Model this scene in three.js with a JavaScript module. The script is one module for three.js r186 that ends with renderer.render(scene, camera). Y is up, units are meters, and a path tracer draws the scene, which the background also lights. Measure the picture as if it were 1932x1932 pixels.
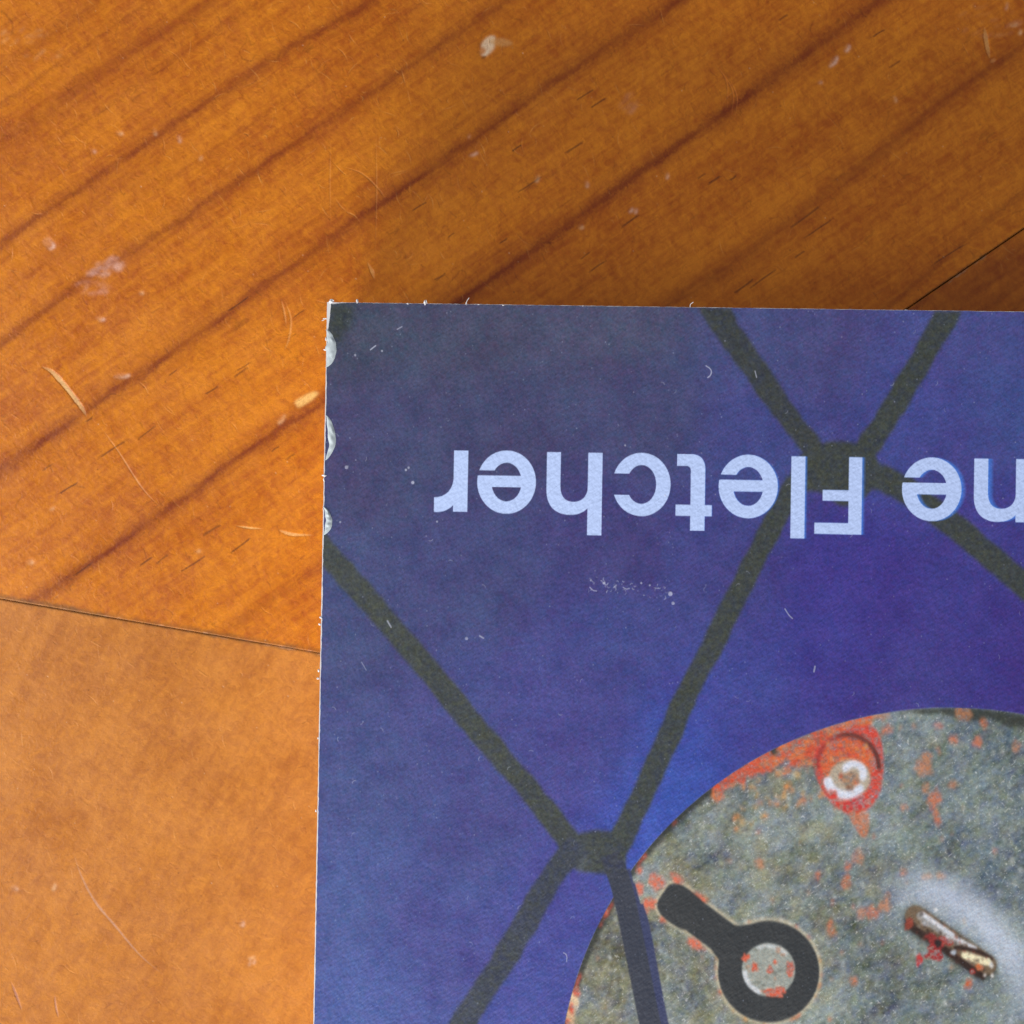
import * as THREE from 'three';
import { mergeGeometries } from 'three/addons/utils/BufferGeometryUtils.js';
import { RectAreaLightUniformsLib } from 'three/addons/lights/RectAreaLightUniformsLib.js';

// ---------------------------------------------------------------- camera, light, exposure
const BOOK_H = 0.019;                         // thickness of the paperback
const FRAME = 0.14, FOV = 45;                 // metres across the picture at the cover, vertical angle
const HALF = Math.tan(THREE.MathUtils.degToRad(FOV / 2));
const EYE = FRAME / 2 / HALF;                 // height of the lens above the cover
const scene = new THREE.Scene();
const camera = new THREE.PerspectiveCamera(FOV, 1, 0.01, 20);
camera.up.set(0, 0, -1);
camera.position.set(0.0033, BOOK_H + EYE, 0.0022);   // hand held, a degree off the vertical
camera.lookAt(0, BOOK_H, 0);
camera.focus = EYE; camera.userData.fStop = 32;
camera.updateMatrixWorld(true); camera.updateProjectionMatrix();

const renderer = new THREE.WebGLRenderer({ antialias: true });
renderer.setSize(1024, 1024);
renderer.toneMapping = THREE.LinearToneMapping;
renderer.toneMappingExposure = 1.0;
renderer.shadowMap.enabled = true;
renderer.outputColorSpace = THREE.SRGBColorSpace;

RectAreaLightUniformsLib.init();
scene.background = new THREE.Color(0.22, 0.225, 0.25);             // dim even light of the room
function windowLight(x, y, z, w, h, strength) {                    // daylight through a window, far outside the picture
  const l = new THREE.RectAreaLight(new THREE.Color(1.0, 0.955, 0.9), strength, w, h);
  l.position.set(x, y, z); l.lookAt(0, 0, 0); scene.add(l);
}
windowLight(-0.47, 0.26, 0.06, 0.42, 0.34, 6.4);                     // to the left
windowLight(-0.22, 0.28, 0.98, 0.62, 0.36, 27.5);                     // lower, towards the bottom of the picture: the book shades the table behind it

// ---------------------------------------------------------------- helpers
let seed = 20240611;
const rnd = () => { seed = (seed + 0x6d2b79f5) | 0; let t = Math.imul(seed ^ (seed >>> 15), 1 | seed); t = (t + Math.imul(t ^ (t >>> 7), 61 | t)) ^ t; return ((t ^ (t >>> 14)) >>> 0) / 4294967296; };
const span = (a, b) => a + (b - a) * rnd();
const TAB = new Float32Array(65536); for (let i = 0; i < 65536; i++) TAB[i] = rnd();
function noise(x, y, k = 0) {                 // value noise 0..1
  const xi = Math.floor(x), yi = Math.floor(y); let fx = x - xi, fy = y - yi;
  fx = fx * fx * (3 - 2 * fx); fy = fy * fy * (3 - 2 * fy);
  const r0 = ((yi + k * 37) & 255) << 8, r1 = ((yi + 1 + k * 37) & 255) << 8, c0 = (xi + k * 91) & 255, c1 = (xi + 1 + k * 91) & 255;
  const a = TAB[r0 | c0], b = TAB[r0 | c1], c = TAB[r1 | c0], d = TAB[r1 | c1];
  return a + (b - a) * fx + (c - a) * fy + (a - b - c + d) * fx * fy;
}
const fbm = (x, y, k, n = 3) => { let s = 0, a = 0.5, t = 0; for (let i = 0; i < n; i++) { s += a * noise(x, y, k + i); t += a; x *= 2.03; y *= 2.03; a *= 0.5; } return s / t; };
const clamp = (x, a, b) => (x < a ? a : x > b ? b : x), mix = (a, b, t) => a + (b - a) * t, smooth = (x, a, b) => { const t = x <= a ? 0 : x >= b ? 1 : (x - a) / (b - a); return t * t * (3 - 2 * t); };
const lin = (c) => { c /= 255; return c <= 0.04045 ? c / 12.92 : ((c + 0.055) / 1.055) ** 2.4; };
const LIN = new Float32Array(256); for (let i = 0; i < 256; i++) LIN[i] = lin(i);
const GAM = new Uint8Array(4097); for (let i = 0; i <= 4096; i++) { const c = (i / 4096) ** 2; GAM[i] = Math.round(255 * (c <= 0.0031308 ? c * 12.92 : 1.055 * c ** (1 / 2.4) - 0.055)); }
const byte = (c) => GAM[(Math.sqrt(c < 0 ? 0 : c > 1 ? 1 : c) * 4096 + 0.5) | 0];

// where a thing measured in the photograph (1932 units across) lies on a level plane of the place
const S = 1932;
function at(px, py, y) {
  const v = new THREE.Vector3(px / S * 2 - 1, 1 - py / S * 2, 0.5).unproject(camera).sub(camera.position);
  return camera.position.clone().addScaledVector(v, (y - camera.position.y) / v.y);
}
// affine map photo units -> (u, v) metres, from three points
function affine(f) {
  const o = f(966, 966), a = f(1366, 966), b = f(966, 1366);
  const A = [(a[0] - o[0]) / 400, (a[1] - o[1]) / 400, (b[0] - o[0]) / 400, (b[1] - o[1]) / 400];
  return [A[0], A[1], A[2], A[3], o[0] - 966 * (A[0] + A[2]), o[1] - 966 * (A[1] + A[3])];
}
const inverse = ([a, b, c, d, e, f]) => { const D = a * d - b * c; return [d / D, -b / D, -c / D, a / D, (c * f - d * e) / D, (b * e - a * f) / D]; };
const apply = (m, x, y) => [m[0] * x + m[2] * y + m[4], m[1] * x + m[3] * y + m[5]];
function sheet(w, h, m, back = 'rgba(0,0,0,0)') {          // a canvas drawn in photo units
  const c = document.createElement('canvas'); c.width = w; c.height = h;
  const g = c.getContext('2d'); g.fillStyle = back; g.fillRect(0, 0, w, h); g.setTransform(...m); g.lineCap = 'round'; g.lineJoin = 'round';
  return g;
}
function path(g, pts) {                         // smooth curve through points
  g.beginPath(); g.moveTo(...pts[0]);
  for (let i = 1; i < pts.length - 1; i++) g.quadraticCurveTo(pts[i][0], pts[i][1], (pts[i][0] + pts[i + 1][0]) / 2, (pts[i][1] + pts[i + 1][1]) / 2);
  g.lineTo(...pts[pts.length - 1]);
}
function blurred(g, m, radius, draw) {           // draw sharp on a sheet of its own, then lay it down softened
  const t = sheet(g.canvas.width, g.canvas.height, m); draw(t);
  g.save(); g.setTransform(1, 0, 0, 1, 0, 0); g.filter = `blur(${radius}px)`; g.drawImage(t.canvas, 0, 0); g.restore();
}
const pixelsOf = (g) => g.getImageData(0, 0, g.canvas.width, g.canvas.height).data;
function dataTexture(data, w, h, srgb, type) {
  const t = new THREE.DataTexture(data, w, h, THREE.RGBAFormat, type ?? THREE.UnsignedByteType);
  t.magFilter = THREE.LinearFilter; t.minFilter = THREE.LinearFilter; t.flipY = false;
  if (srgb) t.colorSpace = THREE.SRGBColorSpace;
  t.wrapS = t.wrapT = THREE.MirroredRepeatWrapping; t.needsUpdate = true; return t;
}
function heightTexture(h, w, hh) {
  const t = new THREE.DataTexture(h, w, hh, THREE.RedFormat, THREE.FloatType);
  t.magFilter = THREE.LinearFilter; t.wrapS = t.wrapT = THREE.MirroredRepeatWrapping; t.needsUpdate = true; return t;
}
function mesh(name, geometry, material, parent) {
  const o = new THREE.Mesh(geometry, material); o.name = name; o.castShadow = o.receiveShadow = true; parent.add(o); return o;
}

// ---------------------------------------------------------------- wooden table top
// photo units -> texture of 0.18 m a side lying on the table
const TW = 2048, TSIZE = 0.18;
const toTable = affine((x, y) => { const p = at(x, y, 0); return [(p.x / TSIZE + 0.5) * TW, (p.z / TSIZE + 0.5) * TW]; });
const fromTable = inverse(toTable);
const seamA = (x) => 1130 + 0.1695 * x;                 // mitre joint
const seamB = (x) => 582 - 0.685 * (x - 1712);          // joint along the grain

const bands = [   // dark latewood bands: [points, width, strength, softness]
  [[[-60, 150], [0, 106], [112, 34], [170, -10]], 16, 0.34, 9],
  [[[-60, 290], [0, 252], [110, 172], [218, 95], [306, 44], [400, -12]], 26, 0.36, 12],
  [[[-80, 505], [0, 445], [95, 378], [190, 316], [306, 235], [442, 146], [561, 68], [657, 20], [700, -10]], 13, 0.62, 6],
  [[[-80, 690], [0, 639], [102, 558], [204, 486], [306, 428], [425, 350], [493, 303], [580, 246], [657, 194], [760, 126], [850, 61], [960, -10]], 13, 0.6, 6],
  [[[-80, 935], [0, 880], [85, 822], [163, 764], [238, 717], [340, 649], [420, 590], [493, 534], [580, 479], [698, 392], [817, 313], [925, 234], [1030, 158], [1120, 101], [1300, -12]], 14, 0.8, 5.5],
  [[[-20, 1190], [58, 1135], [170, 1060], [272, 985], [340, 941], [435, 870], [510, 819], [615, 751], [740, 660], [857, 576], [940, 515], [1030, 454], [1102, 396], [1156, 360], [1236, 302], [1308, 252], [1388, 198], [1470, 137], [1524, 97], [1596, 43], [1690, -20]], 14, 0.85, 5.5],
  [[[1100, 670], [1247, 584], [1380, 500], [1488, 421], [1560, 364], [1650, 295], [1704, 252], [1776, 194], [1932, 83], [2050, 10]], 17, 0.46, 9],
  [[[1650, 600], [1770, 500], [1880, 400], [2000, 310]], 8, 0.3, 4],
  [[[400, 1215], [459, 1165], [530, 1120], [595, 1074], [680, 1010]], 16, 0.26, 7],
  [[[160, 380], [250, 330], [330, 290]], 20, 0.2, 12],
  [[[-40, 205], [60, 134], [140, 80], [270, -10]], 6, 0.3, 3], [[[-40, 345], [130, 232], [330, 96], [480, -8]], 6, 0.26, 3], [[[-40, 566], [150, 440], [400, 272], [620, 122], [800, -6]], 5, 0.2, 3],
  [[[500, 470], [760, 300], [900, 205], [1010, 130], [1190, 0]], 5, 0.16, 3], [[[930, 480], [1140, 330], [1300, 215], [1480, 90], [1610, -4]], 5, 0.17, 3], [[[20, 830], [200, 705], [420, 548], [560, 455]], 5, 0.15, 3],
  [[[1560, 800], [1700, 690], [1830, 590], [1960, 500]], 16, 0.25, 9],
];
const grainLayer = sheet(TW, TW, toTable, '#000');
for (const [pts, w, k, soft] of bands) {
  for (const [f, a] of [[3.4, 0.24], [1.8, 0.36], [0.8, 0.6]]) {
    grainLayer.filter = `blur(${(soft * f * 0.45).toFixed(1)}px)`;
    grainLayer.strokeStyle = `rgba(255,255,255,${k * a})`; grainLayer.lineWidth = w * f;
    path(grainLayer, pts); grainLayer.stroke();
  }
}
grainLayer.filter = 'none';
// short dark resin pores along the grain
const poreLayer = sheet(TW, TW, toTable);
const GA = -0.6;                                        // direction of the grain
const pores = [[445, 570, 40], [560, 588, 26], [790, 385, 30], [860, 575, 44], [745, 592, 20], [950, 452, 18], [975, 275, 16], [1000, 345, 46], [1085, 275, 36], [1105, 175, 30], [1130, 190, 30], [1105, 480, 22], [1128, 500, 34],
  [1325, 330, 18], [1350, 338, 26], [1385, 335, 14], [1190, 415, 40], [1440, 525, 56], [1520, 410, 60], [1545, 430, 60], [1405, 540, 36], [1480, 30, 20], [1790, 480, 70], [1510, 480, 22], [1660, 60, 22], [1690, 120, 20],
  [450, 700, 26], [395, 735, 26], [205, 845, 60], [270, 815, 40], [120, 920, 36], [160, 790, 14], [515, 845, 14], [545, 860, 20], [395, 1000, 34], [270, 1060, 24], [300, 1055, 24], [360, 1065, 44], [450, 1030, 40], [150, 1075, 40], [80, 880, 20], [320, 700, 16], [455, 690, 30], [830, 520, 20], [850, 440, 14]];
for (const [x, y, l] of pores) {
  const a = GA + span(-0.06, 0.06);
  for (let i = 0; i < 3; i++) {
    poreLayer.strokeStyle = `rgba(66,28,14,${span(0.3, 0.55)})`; poreLayer.lineWidth = span(1.4, 3);
    const o = span(-2, 2), c = Math.cos(a), s = Math.sin(a), q = l * span(0.35, 0.6);
    path(poreLayer, [[x - c * q - s * o, y - s * q + c * o], [x + span(-1, 1), y + span(-1, 1)], [x + c * q - s * o, y + s * q + c * o]]); poreLayer.stroke();
  }
}
for (let i = 0; i < 260; i++) {                         // the many faint ones
  const x = span(-60, 1990), y = span(-60, 1200), a = GA + span(-0.08, 0.08), q = span(3, 13);
  poreLayer.strokeStyle = `rgba(66,30,14,${span(0.1, 0.3)})`; poreLayer.lineWidth = span(1, 2.2);
  path(poreLayer, [[x - Math.cos(a) * q, y - Math.sin(a) * q], [x, y], [x + Math.cos(a) * q, y + Math.sin(a) * q]]); poreLayer.stroke();
}
for (let i = 0; i < 330; i++) {                         // specks of dirt caught in the varnish
  poreLayer.fillStyle = `rgba(48,28,14,${span(0.2, 0.6)})`; poreLayer.beginPath(); poreLayer.arc(span(-60, 1990), span(-60, 2000), span(0.6, 1.9), 0, 7); poreLayer.fill();
}
// wear: bare pale wood in scratches, painted highlights in gouges (colour), and how deep they go (relief)
const wearGlintLayer = sheet(TW, TW, toTable), reliefLayer = sheet(TW, TW, toTable, 'rgb(128,128,128)');
function scratch(pts, w, alpha, tone = '236,190,120', deep = 0.5, taper = true) {
  const n = 26, P = new THREE.CatmullRomCurve3(pts.map(([x, y]) => new THREE.Vector3(x, y, 0))).getPoints(n);
  for (let i = 0; i < n; i++) {
    const k = taper ? Math.sin(Math.PI * (i + 0.7) / (n + 0.4)) ** 0.7 : 1;
    for (const [g, col, ww] of [[wearGlintLayer, `rgba(${tone},${alpha * k})`, w], [reliefLayer, `rgba(${deep > 0 ? '0,0,0' : '255,255,255'},${Math.abs(deep) * k})`, w * 1.3]]) {
      g.strokeStyle = col; g.lineWidth = Math.max(0.8, ww * k * (0.8 + 0.4 * noise(i * 0.7, w * 9))); g.lineCap = 'butt';
      g.beginPath(); g.moveTo(P[i].x, P[i].y); g.lineTo(P[i + 1].x, P[i + 1].y); g.stroke();
    }
  }
}
const gougeRelief = sheet(TW, TW, toTable), gougeGlint = sheet(TW, TW, toTable);
function gouge(x, y, rx, ry, turn, alpha, tone = '240,205,150', deep = 0.8) {   // a ragged dent, its highlight painted in pale colour
  for (const [g, col, k] of [[gougeRelief, `rgba(0,0,0,${deep})`, 1.25], [gougeGlint, `rgba(${tone},${alpha})`, 1]]) {
    g.fillStyle = col; g.beginPath();
    for (let i = 0; i <= 24; i++) { const a = i / 24 * Math.PI * 2, r = k * (0.72 + 0.5 * noise(Math.cos(a) * 1.3 + x, Math.sin(a) * 1.3 + y, 3)), c = Math.cos(a) * rx * r, s = Math.sin(a) * ry * r; g.lineTo(x + c * Math.cos(turn) - s * Math.sin(turn), y + c * Math.sin(turn) + s * Math.cos(turn)); }
    g.fill();
    if (g === gougeGlint && rx < 18) {                     // painted highlight of a small dent, kept on the far lip only
      g.globalCompositeOperation = 'destination-out'; g.fillStyle = 'rgba(0,0,0,0.85)'; g.beginPath(); g.ellipse(x - 0.42 * Math.min(rx, 7), y - 0.36 * Math.min(ry, 7) , rx * 0.95, ry * 0.95, turn, 0, 7); g.fill(); g.globalCompositeOperation = 'source-over';
    }
  }
}
scratch([[66, 688], [85, 697], [105, 717], [128, 745], [145, 768], [154, 784]], 8, 0.6, '240,208,150', 0.9);
scratch([[178, 800], [215, 850], [265, 925], [300, 960]], 2, 0.35, '240,190,140', 0.4);
scratch([[132, 1612], [150, 1660], [175, 1705], [215, 1752], [262, 1806], [306, 1842]], 4, 0.3, '206,184,178', 0.16);
scratch([[440, 992], [465, 996], [492, 998]], 3.4, 0.55, '255,212,140', 0.6);
scratch([[522, 1000], [545, 1008], [588, 1010]], 6, 0.45, '255,214,150', 0.6);
scratch([[1858, 50], [1862, 80], [1868, 112]], 8, 0.55, '226,176,110', 0.8);
scratch([[1868, 118], [1880, 112]], 8, 0.4, '226,160,96', 0.6);
scratch([[1374, 140], [1392, 180], [1388, 220]], 2, 0.4, '220,130,60', 0.5);
scratch([[1362, 130], [1384, 170], [1381, 222]], 2, 0.35, '220,130,60', 0.5);
scratch([[1352, 118], [1372, 150], [1374, 205]], 2, 0.3, '220,130,60', 0.5);
scratch([[620, 260], [619, 330], [620, 420]], 1.6, 0.28, '226,160,90', 0.4);
scratch([[707, 240], [708, 360], [706, 470]], 1.6, 0.3, '226,160,90', 0.4);
scratch([[640, 308], [680, 322], [712, 352], [726, 372]], 2.2, 0.35, '236,165,90', 0.5);
scratch([[690, 490], [700, 510], [704, 524]], 5, 0.5, '240,180,110', 0.7);
scratch([[534, 566], [545, 600], [540, 640], [532, 660]], 3, 0.36, '240,180,110', 0.6);
scratch([[526, 560], [533, 590], [536, 612]], 3, 0.36, '240,180,110', 0.6);
gouge(920, 78, 20, 13, -0.9, 0.75, '244,222,190', 0.95); gouge(946, 74, 26, 8, 0.12, 0.45, '220,170,110', 0.8); gouge(912, 92, 8, 7, 0.4, 0.7, '250,236,210', 0.8);
scratch([[908, 104], [918, 98]], 5, 0.6, '60,30,14', 0.7);
gouge(575, 752, 24, 8, -0.5, 0.65, '255,214,130', 0.8); gouge(527, 790, 11, 5, -0.8, 0.55, '250,200,150', 0.6);
gouge(222, 707, 14, 4.5, -0.1, 0.6, '255,224,200', 0.7);
for (const [x, y, rx, ry, a] of [[215, 242, 7, 3, 0.3], [283, 240, 3, 8, -0.4], [330, 254, 3, 8, -0.4], [165, 276, 6, 3, 0.7], [371, 290, 3, 5, 0], [195, 512, 3, 3, 0], [258, 548, 5, 3, 0.6], [180, 598, 9, 3, 0.2], [80, 455, 13, 9, 0.8],
  [1192, 395, 6, 3, -0.9], [1014, 333, 4, 8, 0.3], [1108, 345, 3, 6, -0.3], [1200, 396, 4, 5, 0], [893, 286, 9, 3, -0.4], [884, 252, 2, 4, 0], [1260, 330, 3, 6, 0.2], [1097, 426, 5, 4, 0], [1690, 188, 6, 3, 1.2], [1600, 90, 9, 5, -1.1], [1575, 115, 12, 5, -0.9], [1548, 154, 5, 3, 0], [1914, 46, 8, 5, 0],
  [1900, 12, 2, 8, 0.1], [1925, 60, 3, 6, 0.2], [25, 1440 + 620, 8, 5, 0.4], [88, 960, 6, 3, -0.3], [46, 1062, 8, 4, 0.2], [368, 1040, 5, 4, 0.2], [470, 2 + 1815, 2, 7, 0.1], [473, 1808, 8, 2, -0.2], [478, 1815 - 0, 2, 6, 0.3], [735, 1712 - 400, 2, 4, 0.3], [20, 1680, 9, 4, 0.5], [455, 1745, 5, 5, 0.3], [95, 1678, 4, 8, 0.3], [55, 2000, 9, 4, 0]]) gouge(x, y, rx, ry, a, span(0.5, 0.9), rnd() < 0.5 ? '252,214,170' : '250,220,205', 0.55);
for (const [g, t, r] of [[wearGlintLayer, gougeGlint, 1.9], [reliefLayer, gougeRelief, 3]]) { g.save(); g.setTransform(1, 0, 0, 1, 0, 0); g.filter = `blur(${r}px)`; g.drawImage(t.canvas, 0, 0); g.restore(); }
scratch([[14, 1855], [26, 1885], [36, 1912]], 4, 0.5, '150,110,120', 0.7); scratch([[98, 1880], [101, 1905], [106, 1925]], 3, 0.5, '170,130,140', 0.6);
for (let i = 0; i < 44; i++) { const x = span(-20, 640), q = span(2, 9) * (x > 380 ? 1.5 : 1), y = seamA(x) + span(0, 5); scratch([[x - q, y - q * 0.17], [x + q, y + q * 0.17 + span(-1, 1)]], span(1, 2.6), span(0.2, 0.55) * (x > 380 ? 1 : 0.5), '226,170,130', 0.3); }
for (let i = 0; i < 16; i++) { const x = span(1790, 1860), y = seamB(x) + span(0, 6); scratch([[x - 5, y + 3.5], [x + 5, y - 3.5]], span(1, 3), span(0.15, 0.4), '150,140,120', 0.3); }
// worn, milky patches of old varnish
for (let i = 0; i < 2600; i++) {
  const x = span(-60, 1990), y = span(-60, 1990), left = Math.exp(-(((x - 300) / 700) ** 2)) , below = y > seamA(x);
  if (rnd() > (below ? 0.25 : 0.2 + 0.8 * left)) continue;
  const a = (below ? -0.45 : 0.95) + span(-0.35, 0.35), q = span(2.5, 9), c = Math.cos(a), s = Math.sin(a), w = span(0.9, 2.4), b = span(-2, 2);
  poreLayer.strokeStyle = `rgba(${rnd() < 0.5 ? '84,44,14' : '96,40,14'},${span(0.1, 0.42)})`; poreLayer.lineWidth = w;
  path(poreLayer, [[x - c * q, y - s * q], [x - s * b, y + c * b], [x + c * q, y + s * q]]); poreLayer.stroke();
}
const milkLayer = sheet(TW, TW, toTable);
function milky(x, y, w, h, turn, n, tone) {
  for (let i = 0; i < n; i++) {
    const a = span(0, 7), r = Math.sqrt(rnd()), dx = Math.cos(a) * r * w, dy = Math.sin(a) * r * h, X = x + dx * Math.cos(turn) - dy * Math.sin(turn), Y = y + dx * Math.sin(turn) + dy * Math.cos(turn), b = span(-0.9, -0.1), q = span(2, 8);
    milkLayer.strokeStyle = `rgba(${tone},${span(0.08, 0.3)})`; milkLayer.lineWidth = span(1, 5); path(milkLayer, [[X - Math.cos(b) * q, Y - Math.sin(b) * q], [X + span(-2, 2), Y], [X + Math.cos(b) * q, Y + Math.sin(b) * q]]); milkLayer.stroke();
  }
}
milky(190, 500, 36, 17, -0.25, 70, '236,196,186'); milky(165, 538, 30, 14, 0.2, 40, '216,160,140'); milky(1188, 190, 16, 20, 0, 36, '190,130,110');
milky(45, 70, 60, 30, 0.3, 24, '230,180,130'); milky(1870, 40, 60, 40, 0, 30, '200,140,110');
wearGlintLayer.save(); wearGlintLayer.setTransform(1, 0, 0, 1, 0, 0); wearGlintLayer.filter = 'blur(2.2px)'; wearGlintLayer.drawImage(milkLayer.canvas, 0, 0); wearGlintLayer.restore();
// hairline scratches everywhere, thickest in the middle of the board
for (let i = 0; i < 2100; i++) {
  const x = span(-80, 2010), y = span(-80, 2010), dense = Math.exp(-(((x - 620) / 420) ** 2) - (((y - 260) / 380) ** 2));
  if (rnd() > 0.28 + dense) continue;
  const a = rnd() < 0.6 ? span(0.6, 1.5) : span(0, 6.28), q = span(3, 20), bend = span(-4, 4), c = Math.cos(a), s = Math.sin(a), pts = [[x - c * q, y - s * q], [x - s * bend, y + c * bend], [x + c * q, y + s * q]];
  scratch(pts, span(0.7, 1.7), span(0.07, 0.26) * (1 + 0.9 * dense), '240,176,96', rnd() < 0.5 ? span(0.15, 0.5) : -span(0.15, 0.4));
}
// glints of chipped varnish, painted as pale dashes
for (let i = 0; i < 240; i++) { const x = span(-60, 1990), y = span(-60, 1990), a = span(0.3, 1.3), q = span(1.5, 5); scratch([[x, y], [x + Math.cos(a) * q, y + Math.sin(a) * q]], span(1, 2.4), span(0.15, 0.5), '252,214,180', 0.4); }

const woodMapData = new Uint8Array(TW * TW * 4), woodHeight = new Float32Array(TW * TW), woodRough = new Uint8Array(1024 * 1024 * 4);
{
  const G = pixelsOf(grainLayer), Po = pixelsOf(poreLayer), We = pixelsOf(wearGlintLayer), Re = pixelsOf(reliefLayer);
  const c = Math.cos(GA), s = Math.sin(GA), FT = fromTable;
  const pale = [0.61, 0.196, 0.010], deepC = [0.385, 0.09, 0.004], dark = [0.165, 0.02, 0.003], second = [0.535, 0.198, 0.032], secondDark = [0.375, 0.12, 0.018];
  for (let j = 0; j < TW; j++) for (let i = 0; i < TW; i++) {
    const X = FT[0] * (i + 0.5) + FT[2] * (j + 0.5) + FT[4], Y = FT[1] * (i + 0.5) + FT[3] * (j + 0.5) + FT[5], o = j * TW + i, along = X * c + Y * s, across = -X * s + Y * c;
    const dA = (Y - seamA(X)) * 0.986, dB = (Y - seamB(X)) * 0.825, lower = dA > 0;
    let r, g, b, h;
    const fine = noise(X / 1.7, Y / 1.7, 5), R = X * 0.81 + Y * 0.59, Q = Y * 0.81 - X * 0.59, bend = noise(R / 24, Q / 24, 7) * 14, mid = fbm((R + bend) / 7, (Q - bend) / 7.7, 8, 2), dimple = fbm(R / 9 + 4 * mid, Q / 9, 11, 2);
    if (!lower) {
      const side = dB > 0 && X > 1000 ? 1 : 0;
      const wa1 = noise(X / 19, Y / 19, 25) * 22, wa2 = noise(X / 15, Y / 15, 27) * 16, flick = 0.6 * fbm((along + wa1) / 15, (across + wa2) / 30, 20, 3) + 0.4 * fbm((X + wa2) / 11, (Y - wa1) / 14, 23, 2), cloud = fbm(along / 190, across / 60, 30, 3), thin = noise(along / 60, (across + bend * 0.35) / 3.2, 40), vein = noise(along / 260, across / 11, 44);
      let t = clamp((flick - 0.5) * 0.9 + (cloud - 0.5) * 0.75 + (thin - 0.5) * 0.34 + (vein - 0.5) * 0.3 + (mid - 0.5) * 0.6 + (noise((across + bend) / 13, (along + bend) / 4.1, 46) - 0.5) * 0.14 + 0.46, 0, 1);
      const wx = (noise(X / 3, Y / 3, 50) - 0.5) * 6 + (noise(X / 17, Y / 17, 51) - 0.5) * 5, wy = (noise(X / 3, Y / 3, 52) - 0.5) * 6 + (noise(X / 17, Y / 17, 53) - 0.5) * 5;
      const q = (clamp(Math.round(j + wy), 0, TW - 1) * TW + clamp(Math.round(i + wx), 0, TW - 1)) * 4;
      let k = side ? 0.12 + 0.25 * vein : G[q] / 255;
      k = clamp(k * (0.72 + 0.6 * noise(along / 46, across / 9, 60)), 0, 1);
      r = mix(mix(pale[0], deepC[0], t), dark[0], k); g = mix(mix(pale[1], deepC[1], t), dark[1], k); b = mix(mix(pale[2], deepC[2], t), dark[2], k);
      if (side) { r *= 0.85; g *= 0.82; b *= 0.9; }
      h = 0.5 + (dimple - 0.5) * 0.12 + (flick - 0.5) * 0.08 + (fine - 0.5) * 0.03 + (noise((across + bend) / 14, (along + bend) / 4.2, 47) - 0.5) * 0.025 - k * 0.02;
    } else {
      const along2 = X * 0.5 - Y * 0.866, across2 = X * 0.866 + Y * 0.5;
      const flick = fbm((along2 + bend) / 34, (across2 - bend) / 15, 70, 3), cloud = fbm(R / 120, Q / 120, 74, 3), streak = noise(along2 / 120, across2 / 22, 78), fl2 = fbm((R + bend) / 24, (Q - bend) / 11, 80, 2);
      const t = clamp((flick - 0.5) * 0.8 + (cloud - 0.5) * 0.6 + (streak - 0.5) * 0.25 + (fl2 - 0.5) * 0.45 + (mid - 0.5) * 0.75 + (noise(along2 / 40, (across2 + bend * 0.4) / 3.4, 83) - 0.5) * 0.22 + 0.45, 0, 1);
      r = mix(second[0], secondDark[0], t); g = mix(second[1], secondDark[1], t); b = mix(second[2], secondDark[2], t);
      h = 0.5 + (dimple - 0.5) * 0.11 + (flick - 0.5) * 0.06 + (fine - 0.5) * 0.03;
    }
    const f = 1 + (fine - 0.5) * 0.16; r *= f; g *= f; b *= f;
    // fine crackle of the varnish across the grain
    const cr = Math.abs(noise(along / 16 + 2.2 * noise(X / 30, Y / 30, 90), across / 42, 91) - 0.5);
    if (cr < 0.018) { const e = (1 - cr / 0.018) * (lower ? 0.1 : 0.26) * smooth(noise(X / 24, Y / 24, 93), 0.35, 0.75); r *= 1 - e; g *= 1 - e; b *= 1 - e; h -= e * 0.1; }
    // grime in the joints
    const jag = (noise(X / 7, Y / 7, 95) - 0.5) * 4 + (noise(X / 40, Y / 40, 96) - 0.5) * 3;
    const joint = Math.max(1 - smooth(Math.abs(dA + jag), 1, 10), X > 1000 && !lower ? 1 - smooth(Math.abs(dB + jag * 0.5), 1, 4) : 0) * (0.3 + 0.7 * noise(X / 30, Y / 30, 97));
    r = mix(r, 0.1, joint * 0.75); g = mix(g, 0.052, joint * 0.75); b = mix(b, 0.018, joint * 0.75);
    const p = o * 4, pa = Po[p + 3] / 255, wa = We[p + 3] / 255;
    r = mix(r, LIN[Po[p]], pa * 0.8); g = mix(g, LIN[Po[p + 1]], pa * 0.8); b = mix(b, LIN[Po[p + 2]], pa * 0.8);
    const wn = wa * (0.7 + 0.45 * fine);
    r = mix(r, LIN[We[p]] * 0.92, wn); g = mix(g, LIN[We[p + 1]] * 0.92, wn); b = mix(b, LIN[We[p + 2]] * 0.92, wn);
    woodMapData[p] = byte(r); woodMapData[p + 1] = byte(g); woodMapData[p + 2] = byte(b); woodMapData[p + 3] = 255;
    woodHeight[o] = h + (Re[p] - 128) / 128 * 0.25 - pa * 0.05;
    if (!(i & 1) && !(j & 1)) { const q = ((j >> 1) * 1024 + (i >> 1)) * 4, ro = 0.40 + (mid - 0.5) * 0.16 + (fbm(X / 60, Y / 60, 99, 2) - 0.5) * 0.16 + wa * 0.12; woodRough[q] = woodRough[q + 1] = woodRough[q + 2] = 255 * clamp(ro, 0.1, 1); woodRough[q + 3] = 255; }
  }
}
const wood = new THREE.MeshPhysicalMaterial({
  map: dataTexture(woodMapData, TW, TW, true), roughnessMap: dataTexture(woodRough, 1024, 1024, false), roughness: 1, metalness: 0, ior: 1.5, specularIntensity: 0.8,
  bumpMap: heightTexture(woodHeight, TW, TW), bumpScale: 0.00028,
});
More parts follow.
